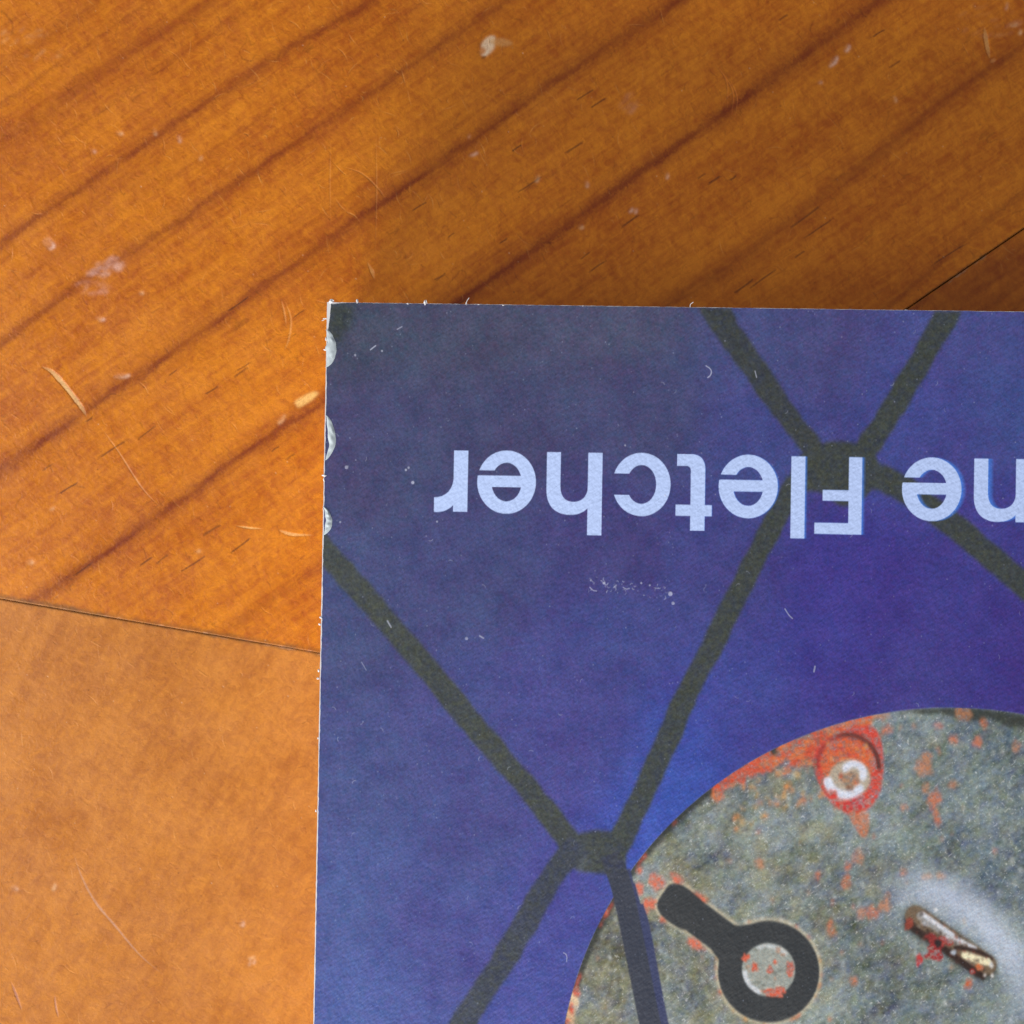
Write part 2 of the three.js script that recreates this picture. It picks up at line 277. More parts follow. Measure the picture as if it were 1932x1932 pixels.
// the boards: each a thick plank with eased edges
function lineMeet(p, d, q, e) { const D = d[0] * e[1] - d[1] * e[0], t = ((q[0] - p[0]) * e[1] - (q[1] - p[1]) * e[0]) / D; return [p[0] + d[0] * t, p[1] + d[1] * t]; }
const xz = (x, y) => { const p = at(x, y, 0); return [p.x, p.z]; };
const A0 = xz(0, seamA(0)), A1 = xz(1500, seamA(1500)), B0 = xz(1712, 582), B1 = xz(1932, seamB(1932));
const unit = (a, b) => { const l = Math.hypot(b[0] - a[0], b[1] - a[1]); return [(b[0] - a[0]) / l, (b[1] - a[1]) / l]; };
const dirA = unit(A0, A1), dirB = unit(B0, B1), corner = lineMeet(A0, dirA, B0, dirB);
function plank(points, material, parent) {                // points in x, z; the top face lies at y = 0
  const c = points.reduce((a, p) => [a[0] + p[0] / points.length, a[1] + p[1] / points.length], [0, 0]);
  const gap = 0.000004, bev = 0.00022, inset = bev + gap, n = points.length, off = [];
  for (let i = 0; i < n; i++) {
    const p = points[i], d = unit(p, points[(i + 1) % n]); let nn = [-d[1], d[0]];
    if ((c[0] - p[0]) * nn[0] + (c[1] - p[1]) * nn[1] < 0) nn = [-nn[0], -nn[1]];
    off.push([[p[0] + nn[0] * inset, p[1] + nn[1] * inset], d]);
  }
  const ring = off.map((_, i) => lineMeet(...off[(i + n - 1) % n], ...off[i]));
  const g = new THREE.ExtrudeGeometry(new THREE.Shape(ring.map(([x, z]) => new THREE.Vector2(x, -z))), { depth: 0.022 - bev * 2, bevelEnabled: true, bevelSize: bev, bevelThickness: bev, bevelSegments: 3 });
  g.rotateX(-Math.PI / 2); g.translate(0, -0.022 + bev, 0);
  const p = g.attributes.position, uv = g.attributes.uv;
  for (let i = 0; i < p.count; i++) uv.setXY(i, p.getX(i) / TSIZE + 0.5, p.getZ(i) / TSIZE + 0.5);
  return mesh('plank', g, material, parent);
}
const go = (p, d, l) => [p[0] + d[0] * l, p[1] + d[1] * l];
const table = new THREE.Group(); table.name = 'wooden_table'; scene.add(table);
table.userData = { label: 'orange varnished pine table top, scratched and dented, lying under the blue book', category: 'table' };
const acrossB = [dirB[1], -dirB[0]];                       // up and to the left of the joint along the grain
const W1 = 0.145, nA = [-dirA[1], dirA[0]];
const P2 = go(B0, acrossB, W1), mitre2 = lineMeet(A0, dirA, P2, dirB);
plank([corner, go(corner, dirB, 0.42), go(mitre2, dirB, 0.42 + 0.1), mitre2], wood, table).userData.label = 'broad board with dark diagonal grain lines';
const low = go(corner, dirA, -0.3), lowR = go(corner, dirA, 0.35);
plank([low, lowR, go(lowR, nA, 0.22), go(low, nA, 0.22)], wood, table).userData.label = 'plain mottled board below the mitre joint';
plank([corner, go(corner, dirA, 0.33), go(go(corner, dirA, 0.33), dirB, 0.3), go(corner, dirB, 0.42)], wood, table).userData.label = 'darker board behind the joint at the right';
const subPts = [[-0.3, -0.3], [0.3, -0.3], [0.3, 0.3], [-0.3, 0.3]];

// ---------------------------------------------------------------- the paperback
const k0 = at(617, 570, BOOK_H), k1 = at(590, 1932, BOOK_H), k2 = at(1932, 587, BOOK_H);
const ROT = (Math.atan2(k2.z - k0.z, k2.x - k0.x) + Math.atan2(-(k1.x - k0.x), k1.z - k0.z)) / 2;   // turn in the picture, clockwise
const BW = 0.136, BH = 0.198, CARD = 0.00032, FILM = 0.00004;
const book = new THREE.Group(); book.name = 'paperback_book'; scene.add(book);
book.position.set(k0.x, 0, k0.z); book.rotation.y = -ROT;
book.userData = { label: 'blue paperback book lying on the wooden table, rusty disc and pale lettering on cover', category: 'book' };
book.updateMatrixWorld(true);
const local = (px, py) => { const p = book.worldToLocal(at(px, py, BOOK_H)); return [p.x, p.z]; };

const CW = 2048, CHH = 2048;
const toCover = affine((x, y) => { const [a, b] = local(x, y); return [a / BW * CW, b / BH * CHH]; }), fromCover = inverse(toCover);
// printed colour of the photograph's soft background, as patches of ink, with the cover's grey sheen painted in
const inksWithSheen = [[640, 600, 58, 60, 88], [900, 610, 62, 63, 94], [1150, 600, 70, 71, 104], [1500, 640, 66, 66, 122], [1850, 630, 66, 70, 136], [700, 850, 58, 59, 104], [950, 800, 58, 58, 102], [1200, 780, 60, 62, 108], [1450, 830, 58, 62, 130], [1750, 800, 60, 60, 136], [1900, 760, 60, 68, 138],
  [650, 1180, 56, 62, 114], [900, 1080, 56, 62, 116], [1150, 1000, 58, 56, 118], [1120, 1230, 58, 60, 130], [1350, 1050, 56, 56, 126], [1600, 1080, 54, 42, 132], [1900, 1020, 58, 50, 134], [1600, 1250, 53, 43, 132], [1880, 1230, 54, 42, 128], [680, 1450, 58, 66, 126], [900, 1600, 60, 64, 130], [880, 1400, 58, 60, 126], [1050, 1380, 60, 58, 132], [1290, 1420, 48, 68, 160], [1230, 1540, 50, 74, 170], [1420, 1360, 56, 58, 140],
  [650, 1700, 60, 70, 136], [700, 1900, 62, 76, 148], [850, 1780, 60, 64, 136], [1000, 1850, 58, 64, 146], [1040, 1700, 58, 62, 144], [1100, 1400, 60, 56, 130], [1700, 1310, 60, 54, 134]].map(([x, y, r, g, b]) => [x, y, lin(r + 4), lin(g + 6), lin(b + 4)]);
function inkSheenAt(x, y) {
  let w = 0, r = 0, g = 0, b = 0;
  for (const q of inksWithSheen) { const d = (x - q[0]) ** 2 + (y - q[1]) ** 2, k = 1 / (d * d + 4e7); w += k; r += k * q[2]; g += k * q[3]; b += k * q[4]; }
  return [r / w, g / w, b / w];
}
const GRIDN = 96, inkSheenGrid = new Float32Array(GRIDN * GRIDN * 3);
for (let j = 0; j < GRIDN; j++) for (let i = 0; i < GRIDN; i++) { const [X, Y] = apply(fromCover, i / (GRIDN - 1) * CW, j / (GRIDN - 1) * CHH); inkSheenGrid.set(inkSheenAt(X, Y), (j * GRIDN + i) * 3); }
// net: strands and knots
const netLayer = sheet(CW, CHH, toCover);
const NET = 'rgb(58,65,62)';
function strand(pts, w0, w1, color = NET) {
  const n = 90, P = new THREE.CatmullRomCurve3(pts.map(([x, y]) => new THREE.Vector3(x, y, 0))).getPoints(n), L = [], R = [];
  for (let i = 0; i <= n; i++) {
    const a = P[Math.max(0, i - 1)], b = P[Math.min(n, i + 1)], l = Math.hypot(b.x - a.x, b.y - a.y), nx = -(b.y - a.y) / l, ny = (b.x - a.x) / l, w = mix(w0, w1, i / n) / 2;
    const e1 = w + (fbm(P[i].x / 26, P[i].y / 26, 3, 2) - 0.5) * 7, e2 = w + (fbm(P[i].x / 26, P[i].y / 26, 7, 2) - 0.5) * 7;
    L.push([P[i].x + nx * e1, P[i].y + ny * e1]); R.push([P[i].x - nx * e2, P[i].y - ny * e2]);
  }
  netLayer.fillStyle = color; netLayer.beginPath(); for (const p of [...L, ...R.reverse()]) netLayer.lineTo(...p); netLayer.closePath(); netLayer.fill();
}
function blob(g, pts, color) { g.fillStyle = color; g.beginPath(); const n = pts.length; for (let i = 0; i <= n; i++) { const a = pts[i % n], b = pts[(i + 1) % n], m = [(a[0] + b[0]) / 2, (a[1] + b[1]) / 2]; if (i === 0) g.moveTo(...m); else g.quadraticCurveTo(a[0], a[1], ...m); } g.fill(); }
blurred(netLayer, toCover, 7, (t) => blob(t, [[600, 550], [672, 560], [664, 598], [652, 622], [636, 650], [604, 664]], 'rgb(50,58,60)'));
strand([[560, 985], [612, 1040], [690, 1130], [770, 1222], [900, 1375], [1000, 1492], [1085, 1600]], 46, 42);
strand([[1500, 905], [1474, 960], [1420, 1062], [1352, 1200], [1290, 1322], [1222, 1478], [1160, 1605]], 38, 46);
strand([[1328, 545], [1374, 625], [1420, 690], [1470, 765], [1560, 880]], 54, 40, 'rgb(56,62,64)');
strand([[1815, 545], [1780, 605], [1722, 705], [1665, 800], [1610, 880]], 44, 44);
strand([[1600, 880], [1690, 915], [1790, 988], [1932, 1108], [2160, 1310]], 52, 44);
blob(netLayer, [[1500, 860], [1548, 836], [1580, 830], [1630, 838], [1656, 862], [1660, 905], [1625, 948], [1585, 960], [1555, 930], [1518, 925], [1478, 938]], NET);
blob(netLayer, [[1070, 1580], [1098, 1568], [1128, 1563], [1160, 1567], [1178, 1595], [1184, 1630], [1170, 1650], [1120, 1646], [1074, 1640]], NET);
strand([[1095, 1590], [1050, 1640], [980, 1760], [872, 1930], [720, 2180]], 44, 48, 'rgb(52,60,72)');
strand([[720, 2180], [620, 2330], [520, 2480]], 48, 48); strand([[720, 2180], [860, 2420], [1000, 2700]], 44, 44);
// disc
const DC = [1790, 2072], DR = 739;
const disc = sheet(CW, CHH, toCover);              // alpha = disc, printed details above the net
disc.save(); disc.filter = 'blur(1px)'; disc.fillStyle = 'rgb(118,128,126)'; disc.beginPath(); disc.arc(...DC, DR, 0, 7); disc.fill(); disc.restore();
const details = sheet(CW, CHH, toCover);
details.beginPath(); details.arc(...DC, DR, 0, 7); details.clip();
let detail = null, softness = 0;
function soften(r) {                               // lay down what was drawn so far and start a new sheet, to be softened by r
  if (detail) { details.save(); details.setTransform(1, 0, 0, 1, 0, 0); details.filter = `blur(${softness}px)`; details.drawImage(detail.canvas, 0, 0); details.restore(); }
  detail = sheet(CW, CHH, toCover); softness = r;
}
function fleck(x, y, rx, ry, turn, color, n = 26) { detail.fillStyle = color; detail.beginPath(); for (let i = 0; i <= n; i++) { const a = i / n * 6.2832, r = 0.42 + 0.85 * noise(Math.cos(a) * 2.2 + x * 3.1, Math.sin(a) * 2.2 + y * 1.7, 5), c = Math.cos(a) * rx * r, s = Math.sin(a) * ry * r; detail.lineTo(x + c * Math.cos(turn) - s * Math.sin(turn), y + c * Math.sin(turn) + s * Math.cos(turn)); } detail.fill(); }
soften(2.4);
detail.strokeStyle = 'rgba(40,44,42,0.9)'; detail.lineWidth = 16; detail.beginPath(); detail.arc(...DC, DR - 2, 3.0, 4.3); detail.stroke();   // dark rim
detail.strokeStyle = 'rgba(46,50,44,0.85)'; detail.lineCap = 'butt'; for (let a = 4.52; a < 5.2; a += 0.012) { const w = 30 * smooth(a, 4.5, 4.85) * (0.6 + 0.7 * noise(a * 40, 1, 4)); detail.lineWidth = w; detail.beginPath(); detail.arc(...DC, DR - w / 2, a, a + 0.014); detail.stroke(); }
detail.lineCap = 'round';
for (let i = 0; i < 120; i++) { const a = span(4.06, 4.5), d = Math.abs(rnd() + rnd() - 1) * (a > 4.2 ? 46 : 22), r = DR - 2 - d; fleck(DC[0] + Math.cos(a) * r, DC[1] + Math.sin(a) * r, span(8, 20), span(6, 13), a + 1.57, rnd() < 0.7 ? 'rgb(203,82,54)' : 'rgb(210,116,66)'); }
for (let i = 0; i < 34; i++) { const a = span(3.35, 4.06), r = DR - 4; if (noise(a * 16, 3, 8) > 0.45) fleck(DC[0] + Math.cos(a) * r, DC[1] + Math.sin(a) * r, span(5, 14), span(2, 5), a + 1.57, 'rgb(188,72,60)'); }
for (let i = 0; i < 46; i++) { const x = span(1380, 1560), y = 1560 - (x - 1300) * 0.42 + span(-40, 40); fleck(x, y, span(3, 10), span(3, 8), span(0, 3), rnd() < 0.5 ? 'rgba(206,140,84,0.8)' : 'rgba(196,160,104,0.7)'); }
for (const [x, y, rx, ry] of [[1660, 1347, 16, 12], [1670, 1374, 10, 12], [1738, 1440, 24, 20], [1746, 1448, 14, 10], [1758, 1503, 14, 22], [1742, 1484, 7, 10], [1762, 1540, 8, 20], [1793, 1477, 10, 9], [1815, 1345, 18, 18], [1852, 1362, 8, 14], [1838, 1397, 14, 10], [1795, 1392, 11, 9], [1910, 1404, 9, 12], [1765, 1366, 10, 6],
  [1432, 1625, 9, 11], [1617, 1613, 17, 14], [1596, 1630, 10, 8], [1592, 1660, 11, 15], [1664, 1705, 14, 14], [1668, 1692, 8, 14], [1640, 1715, 12, 16], [1620, 1718, 11, 12], [1562, 1740, 6, 14], [1567, 1754, 8, 9], [1605, 1843, 10, 8], [1700, 1640, 8, 6], [1744, 1648, 14, 5], [1770, 1648, 12, 6], [1540, 1648, 7, 10], [1515, 1507, 7, 8], [1700, 1520, 9, 6], [1630, 1470, 10, 8]]) fleck(x, y, rx, ry, span(-0.4, 0.4), rnd() < 0.5 ? 'rgba(194,130,92,0.75)' : 'rgba(202,114,76,0.8)');
for (let i = 0; i < 60; i++) { const a = span(3.1, 5.0), r = DR * Math.sqrt(rnd()); fleck(DC[0] + Math.cos(a) * r, DC[1] + Math.sin(a) * r, span(2, 6), span(2, 6), 0, rnd() < 0.6 ? 'rgba(200,140,90,0.6)' : 'rgba(206,120,84,0.7)'); }
for (let i = 0; i < 210; i++) { const a = span(2.9, 5.4), r = DR * Math.sqrt(rnd()); fleck(DC[0] + Math.cos(a) * r, DC[1] + Math.sin(a) * r, span(1.2, 3.2), span(2.5, 7), span(-0.9, -0.3), ['rgba(214,222,224,0.75)', 'rgba(196,206,204,0.7)', 'rgba(188,196,150,0.6)'][i % 3]); }
// stamped boss with rust, white glints
soften(2);
blob(detail, [[1535, 1405], [1580, 1380], [1640, 1360], [1662, 1395], [1664, 1470], [1650, 1510], [1612, 1540], [1575, 1522], [1548, 1490], [1530, 1440]], 'rgb(206,72,58)');
blob(detail, [[1596, 1520], [1612, 1520], [1638, 1528], [1636, 1560], [1628, 1582], [1612, 1562], [1602, 1545]], 'rgba(204,112,66,0.75)');
for (const [x, y, rx, ry, col] of [[1082, 1890, 9, 26, 'rgb(222,196,160)'], [1074, 1918, 10, 22, 'rgb(214,170,132)'], [1086, 1868, 8, 10, 'rgb(206,84,58)'], [1078, 1900, 5, 12, 'rgb(204,78,54)'], [1070, 1926, 5, 8, 'rgb(190,72,56)'], [1142, 1716, 8, 12, 'rgb(204,78,56)']]) fleck(x, y, rx, ry, -0.1, col);
detail.fillStyle = 'rgb(212,98,56)'; detail.beginPath(); detail.ellipse(1596, 1436, 50, 46, -0.1, 0, 7); detail.fill();
detail.strokeStyle = 'rgba(66,46,46,0.82)'; detail.lineWidth = 8; detail.beginPath(); detail.ellipse(1597, 1446, 58, 62, -0.12, -1.75, 0.12); detail.stroke();
detail.strokeStyle = 'rgba(140,54,52,0.7)'; detail.lineWidth = 8; detail.beginPath(); detail.ellipse(1597, 1446, 58, 62, -0.12, -3.0, -1.7); detail.stroke();
detail.fillStyle = 'rgb(178,166,148)'; detail.beginPath(); detail.ellipse(1600, 1466, 40, 36, -0.1, 0, 7); detail.fill();
detail.strokeStyle = 'rgb(214,220,236)'; detail.lineWidth = 18; detail.beginPath(); detail.arc(1592, 1463, 34, 0.7, 2.9); detail.stroke();
detail.lineWidth = 14; detail.beginPath(); detail.arc(1608, 1456, 18, -2.6, 0.4); detail.stroke();
detail.fillStyle = 'rgb(170,132,104)'; detail.beginPath(); detail.ellipse(1602, 1468, 16, 15, 0, 0, 7); detail.fill(); fleck(1584, 1462, 6, 9, 0, 'rgb(190,96,68)'); fleck(1613, 1474, 7, 5, 0, 'rgb(196,112,78)'); fleck(1600, 1484, 9, 4, 0.4, 'rgb(120,84,66)');
for (let i = 0; i < 26; i++) fleck(span(1556, 1640), span(1398, 1430), span(2, 7), span(2, 5), span(0, 3), ['rgb(224,122,66)', 'rgb(200,64,54)', 'rgb(222,140,74)'][i % 3]);
fleck(1610, 1516, 26, 14, -0.3, 'rgb(196,56,58)'); fleck(1570, 1500, 10, 16, -0.5, 'rgb(206,66,58)');
// keyhole with its bright worn lip
const key = (g, d, color) => { g.fillStyle = color; g.strokeStyle = color; g.lineCap = 'butt'; g.lineWidth = 62 + d * 2; g.beginPath(); g.moveTo(1272, 1697); g.lineTo(1400, 1792); g.stroke(); blob(g, [[1296 + d * 0.6, 1672 - d], [1280, 1664 - d], [1262 - d * 0.4, 1664 - d], [1250 - d, 1682 - d * 0.6], [1238 - d, 1700], [1240 - d, 1714 + d * 0.3], [1252, 1730 + d], [1300, 1760], [1340, 1710]], color); g.beginPath(); g.moveTo(1352, 1738); g.lineTo(1392, 1742); g.lineTo(1424, 1738); g.lineTo(1400, 1800); g.lineTo(1356, 1830); g.lineTo(1354, 1806); g.lineTo(1340, 1786); g.fill(); g.beginPath(); g.arc(1447.5, 1827.5, 94.5 + d, 0, 7); g.fill(); };
soften(2.4); key(detail, 6, 'rgba(190,182,156,0.85)');
for (let i = 0; i < 40; i++) { const a = span(0, 6.28); fleck(1447 + Math.cos(a) * 99, 1827 + Math.sin(a) * 99, span(2, 8), span(2, 5), a + 1.57, ['rgba(206,108,74,0.9)', 'rgba(206,150,90,0.8)', 'rgba(214,214,204,0.8)'][i % 3]); }
for (const [x, y, rx, ry] of [[1225, 1700, 16, 12], [1236, 1662, 16, 18], [1276, 1656, 20, 9], [1205, 1674, 10, 12], [1312, 1688, 18, 8], [1326, 1694, 12, 9], [1308, 1774, 14, 10], [1318, 1782, 14, 7], [1250, 1730, 8, 6], [1215, 1716, 8, 6], [1205, 1640, 8, 9]]) fleck(x, y, rx, ry, span(0, 1), 'rgb(212,110,84)');
soften(1.4); key(detail, 0, 'rgb(48,52,56)');
detail.fillStyle = 'rgb(152,158,152)'; detail.beginPath(); detail.arc(1447.5, 1824, 50, 0, 7); detail.fill();
detail.strokeStyle = 'rgba(206,212,220,0.9)'; detail.lineWidth = 9; detail.beginPath(); detail.arc(1447.5, 1824, 45, 1.9, 3.1); detail.stroke(); detail.strokeStyle = 'rgba(198,202,206,0.8)'; detail.beginPath(); detail.arc(1447.5, 1824, 44, 4.2, 5.6); detail.stroke();
for (let i = 0; i < 40; i++) { const a = span(0, 6.28), r = 44 * Math.sqrt(rnd()); fleck(1447 + Math.cos(a) * r, 1824 + Math.sin(a) * r, span(2, 7), span(2, 6), 0, ['rgba(120,124,112,0.6)', 'rgba(196,196,186,0.5)', 'rgba(184,132,104,0.6)', 'rgba(96,100,94,0.5)'][i % 4]); }
for (const [x, y, rx, ry] of [[1458, 1866, 24, 9], [1470, 1862, 12, 7], [1488, 1820, 7, 15], [1404, 1802, 9, 8], [1422, 1820, 8, 8], [1450, 1825, 7, 9], [1460, 1810, 5, 5]]) fleck(x, y, rx, ry, 0, 'rgb(206,92,66)');
// pin in its stamped dimple
soften(17); detail.strokeStyle = 'rgba(206,218,240,0.9)'; detail.lineWidth = 44; path(detail, [[1752, 1678], [1800, 1690], [1850, 1734], [1898, 1788]]); detail.stroke();
detail.strokeStyle = 'rgba(196,208,232,0.5)'; detail.lineWidth = 46; path(detail, [[1690, 1672], [1730, 1668], [1790, 1684], [1870, 1750], [1916, 1816], [1926, 1880]]); detail.stroke();
soften(5); for (let i = 0; i < 90; i++) fleck(span(1690, 1900), span(1650, 1880), span(3, 9), span(3, 8), 0, ['rgba(120,130,128,0.25)', 'rgba(216,224,236,0.2)', 'rgba(90,98,96,0.25)'][i % 3]);
soften(4); detail.strokeStyle = 'rgba(34,28,24,0.9)'; detail.lineWidth = 46; detail.beginPath(); detail.moveTo(1722, 1732); detail.lineTo(1848, 1818); detail.stroke();
soften(1.6);
detail.strokeStyle = 'rgb(112,94,74)'; detail.lineWidth = 40; detail.beginPath(); detail.moveTo(1722, 1722); detail.lineTo(1852, 1812); detail.stroke();
for (let i = 0; i < 90; i++) { const t = rnd(), w = span(-24, 26); fleck(1722 + t * 130 - w * 0.57, 1728 + t * 90 + w * 0.82, span(2, 7), span(1.5, 4), 0.6 + span(-0.4, 0.4), ['rgba(60,40,30,0.7)', 'rgba(92,70,52,0.7)', 'rgba(150,146,140,0.55)', 'rgba(36,28,26,0.7)', 'rgba(128,66,48,0.6)'][i % 5]); }
detail.strokeStyle = 'rgb(150,148,146)'; detail.lineWidth = 17; detail.beginPath(); detail.moveTo(1732, 1722); detail.lineTo(1800, 1768); detail.stroke();
detail.strokeStyle = 'rgb(210,214,224)'; detail.lineWidth = 9; path(detail, [[1735, 1718], [1770, 1742], [1805, 1768], [1832, 1782]]); detail.stroke();
detail.strokeStyle = 'rgb(46,28,22)'; detail.lineWidth = 12; path(detail, [[1716, 1744], [1760, 1772], [1800, 1802], [1846, 1834]]); detail.stroke();
detail.lineWidth = 7; path(detail, [[1796, 1780], [1830, 1782], [1862, 1800]]); detail.stroke();
detail.strokeStyle = 'rgb(238,232,196)'; detail.lineWidth = 15; path(detail, [[1814, 1794], [1835, 1802], [1855, 1806]]); detail.stroke();
for (let i = 0; i < 46; i++) { const t = rnd(), w = span(-20, 24); fleck(1722 + t * 132 - w * 0.57, 1726 + t * 92 + w * 0.82, span(1.5, 5), span(1.5, 3.5), 0.6 + span(-0.4, 0.4), ['rgba(52,36,28,0.75)', 'rgba(84,62,46,0.7)', 'rgba(44,32,28,0.7)', 'rgba(128,62,46,0.7)'][i % 4]); }
for (const [x, y, rx, ry, col] of [[1760, 1775, 18, 12, 'rgb(150,44,44)'], [1752, 1762, 12, 9, 'rgb(132,40,38)'], [1776, 1768, 16, 9, 'rgb(164,58,52)'], [1755, 1792, 20, 14, 'rgb(156,50,50)'], [1729, 1804, 8, 13, 'rgb(190,58,58)'], [1708, 1738, 9, 15, 'rgb(140,62,46)'], [1764, 1773, 9, 8, 'rgb(36,26,28)'], [1840, 1817, 8, 7, 'rgb(206,108,60)'], [1827, 1824, 6, 6, 'rgb(176,56,50)'], [1820, 1846, 10, 12, 'rgb(190,100,66)'], [1862, 1812, 6, 6, 'rgb(206,206,204)'], [1864, 1832, 4, 4, 'rgb(226,226,224)'], [1850, 1832, 4, 4, 'rgb(200,200,200)'], [1792, 1790, 7, 6, 'rgb(180,190,204)'], [1760, 1710, 4, 4, 'rgb(224,228,234)'], [1780, 1762, 4, 3, 'rgb(214,220,230)'], [1740, 1736, 8, 5, 'rgb(166,166,170)']]) fleck(x, y, rx, ry, 0.3, col);
soften(0);
// the strand that runs over the disc
const over = sheet(CW, CHH, toCover);
{
  const strandOver = (pts, w, color) => { over.filter = 'blur(1.1px)'; over.lineCap = 'butt'; over.strokeStyle = color; over.lineWidth = w; path(over, pts); over.stroke(); };
  strandOver([[1170, 1640], [1181, 1690], [1198, 1742], [1205, 1780]], 38, 'rgb(52,60,98)'); strandOver([[1176, 1668], [1184, 1700], [1198, 1742], [1207, 1790]], 44, 'rgb(52,60,98)');
  strandOver([[1189, 1706], [1190, 1712], [1200, 1740], [1217, 1830], [1236, 1932], [1290, 2180]], 49, 'rgb(52,60,98)');
  strandOver([[1150, 1610], [1170, 1656], [1188, 1740], [1206, 1830], [1226, 1932], [1280, 2180]], 40, 'rgb(50,56,72)');
}
// lettering, upside down as the book lies
const letters = sheet(CW, CHH, toCover);
{
  const M = toCover, TILT = 0.0176;
  const q = S / 2500;                                    // measured on the full photograph
  letters.fillStyle = '#fff';
  const box = (x0, y0, x1, y1) => letters.fillRect(x0, y0, x1 - x0, y1 - y0);
  const ringPart = (x0, y0, x1, y1, sx, sy, cut) => {      // bowl: outer ellipse less inner ellipse
    const cx = (x0 + x1) / 2, cy = (y0 + y1) / 2, rx = (x1 - x0) / 2, ry = (y1 - y0) / 2;
    letters.beginPath(); letters.ellipse(cx, cy, rx, ry, 0, 0, 7); letters.ellipse(cx, cy, rx - sx, ry - sy, 0, 0, 7); letters.fill('evenodd');
    if (cut) { letters.globalCompositeOperation = 'destination-out'; letters.fillRect(x0 - 3, cy + cut[0], cut[2], cut[1] - cut[0]); letters.globalCompositeOperation = 'source-over'; }
  };
  const level = (x, y) => {                               // baseline drops 1.76 in 100 towards the right
    letters.setTransform(M[0], M[1], M[2], M[3], M[4], M[5]); letters.scale(q, q); letters.translate(x, y); letters.rotate(TILT);
  };
  const e = (x, y) => { level(x, y); ringPart(0, 0, 144, 155, 35, 30, [-28, -15, 60]); box(4, 62, 124, 90); };
  const foot = (x, w, y0, y1) => box(x, y0, x + w, y1);
  level(1061, 1098); box(47, 0, 82, 150);                // r
  letters.beginPath(); letters.moveTo(0, 116); letters.quadraticCurveTo(46, 114, 48, 62); letters.lineTo(60, 62); letters.lineTo(60, 118); letters.quadraticCurveTo(40, 150, 10, 152); letters.quadraticCurveTo(4, 152, 0, 151); letters.fill();
  e(1166, 1098);
  const arch = (x, y, deep) => {                          // h and n
    level(x, y); box(101, 0, 136, deep); letters.beginPath();
    letters.moveTo(0, 0); letters.lineTo(34, 0); letters.lineTo(34, 82); letters.bezierCurveTo(34, 108, 46, 121, 66, 121); letters.bezierCurveTo(88, 121, 101, 106, 101, 84); letters.lineTo(108, 84); letters.lineTo(108, 128); letters.bezierCurveTo(94, 147, 78, 153, 58, 153); letters.bezierCurveTo(20, 153, 0, 130, 0, 92); letters.closePath(); letters.fill();
  };
  arch(1336, 1103, 202);
  level(1497, 1104); ringPart(0, 0, 142, 155, 35, 30, [-26, 26, 50]);   // c
  level(1652, 1108); box(0, 124, 88, 151); box(36, 46, 71, 187); letters.beginPath(); letters.moveTo(2, 0); letters.lineTo(34, 0); letters.bezierCurveTo(58, 0, 71, 12, 71, 38); letters.lineTo(71, 60); letters.lineTo(36, 60); letters.lineTo(36, 42); letters.bezierCurveTo(36, 33, 32, 29, 24, 29); letters.lineTo(2, 29); letters.fill();   // t
  e(1756, 1109);
  level(1932, 1114); box(0, 0, 34, 200);                 // l
  level(1990, 1115); box(82, 0, 114, 188); box(0, 161, 90, 188); box(19, 81, 90, 107);   // F
  e(2201, 1116);
  arch(2375, 1120, 153);
}
// lint, dust and scuffs lying in the coating
const dust = sheet(CW, CHH, toCover);
dust.lineCap = 'round';
const lint = (pts, w, a) => { dust.strokeStyle = `rgba(206,214,238,${a})`; dust.lineWidth = w; path(dust, pts); dust.stroke(); };
for (const [x, y, r, a] of [[866, 1262 * 0.773, 3, 0]]) lint([[x, y], [x + 1, y]], r, a);
for (const [pts, w, a] of [[[[697, 658], [707, 650]], 2.2, 0.8], [[[748, 619], [757, 614]], 2, 0.6], [[[1333, 690], [1344, 696], [1342, 708], [1336, 712]], 2, 0.8], [[[1425, 700], [1428, 712]], 2, 0.6], [[[1113, 1108], [1118, 1114], [1126, 1115]], 1.8, 0.6], [[[1158, 1108], [1163, 1104]], 1.8, 0.6], [[[1176, 1108], [1180, 1112], [1188, 1110]], 1.6, 0.6], [[[1480, 1148], [1487, 1160], [1494, 1166]], 2, 0.6], [[[1536, 1256], [1534, 1266]], 3, 0.5], [[[1063, 1795], [1070, 1797], [1069, 1811]], 1.6, 0.6], [[[730, 1172], [737, 1184]], 3, 0.5], [[[905, 1200], [912, 1204]], 3, 0.5], [[[681, 1250], [690, 1265]], 1.6, 0.35]]) lint(pts, w, a);
for (const [x, y, r] of [[652, 881, 3.4], [765, 886, 2.4], [770, 882, 2.4], [778, 910, 3], [719, 660, 2], [668, 668, 2.4], [824, 984, 2], [640, 985, 2], [1180, 840, 2], [880, 1205, 3], [1255, 935, 2], [1115, 1095, 2], [1140, 1100, 2.6], [1210, 1100, 2], [1265, 1120, 4], [1270, 1138, 3], [1226, 1104, 2]]) { dust.fillStyle = `rgba(206,212,236,${span(0.45, 0.75)})`; dust.beginPath(); dust.arc(x, y, r, 0, 7); dust.fill(); }
for (let i = 0; i < 1500; i++) { const x = span(610, 2000), y = span(560, 2000); dust.fillStyle = `rgba(190,200,230,${span(0.08, 0.4) * (y < 1000 ? 1 : 0.75)})`; dust.beginPath(); dust.arc(x, y, span(0.5, 1.5), 0, 7); dust.fill(); }
for (let i = 0; i < 60; i++) { const x = span(620, 1932), y = span(580, 1900), a = span(0, 6.28); lint([[x, y], [x + Math.cos(a) * 4, y + Math.sin(a) * 4], [x + Math.cos(a + 0.7) * 8, y + Math.sin(a + 0.7) * 8]], span(0.8, 1.4), span(0.15, 0.4)); }
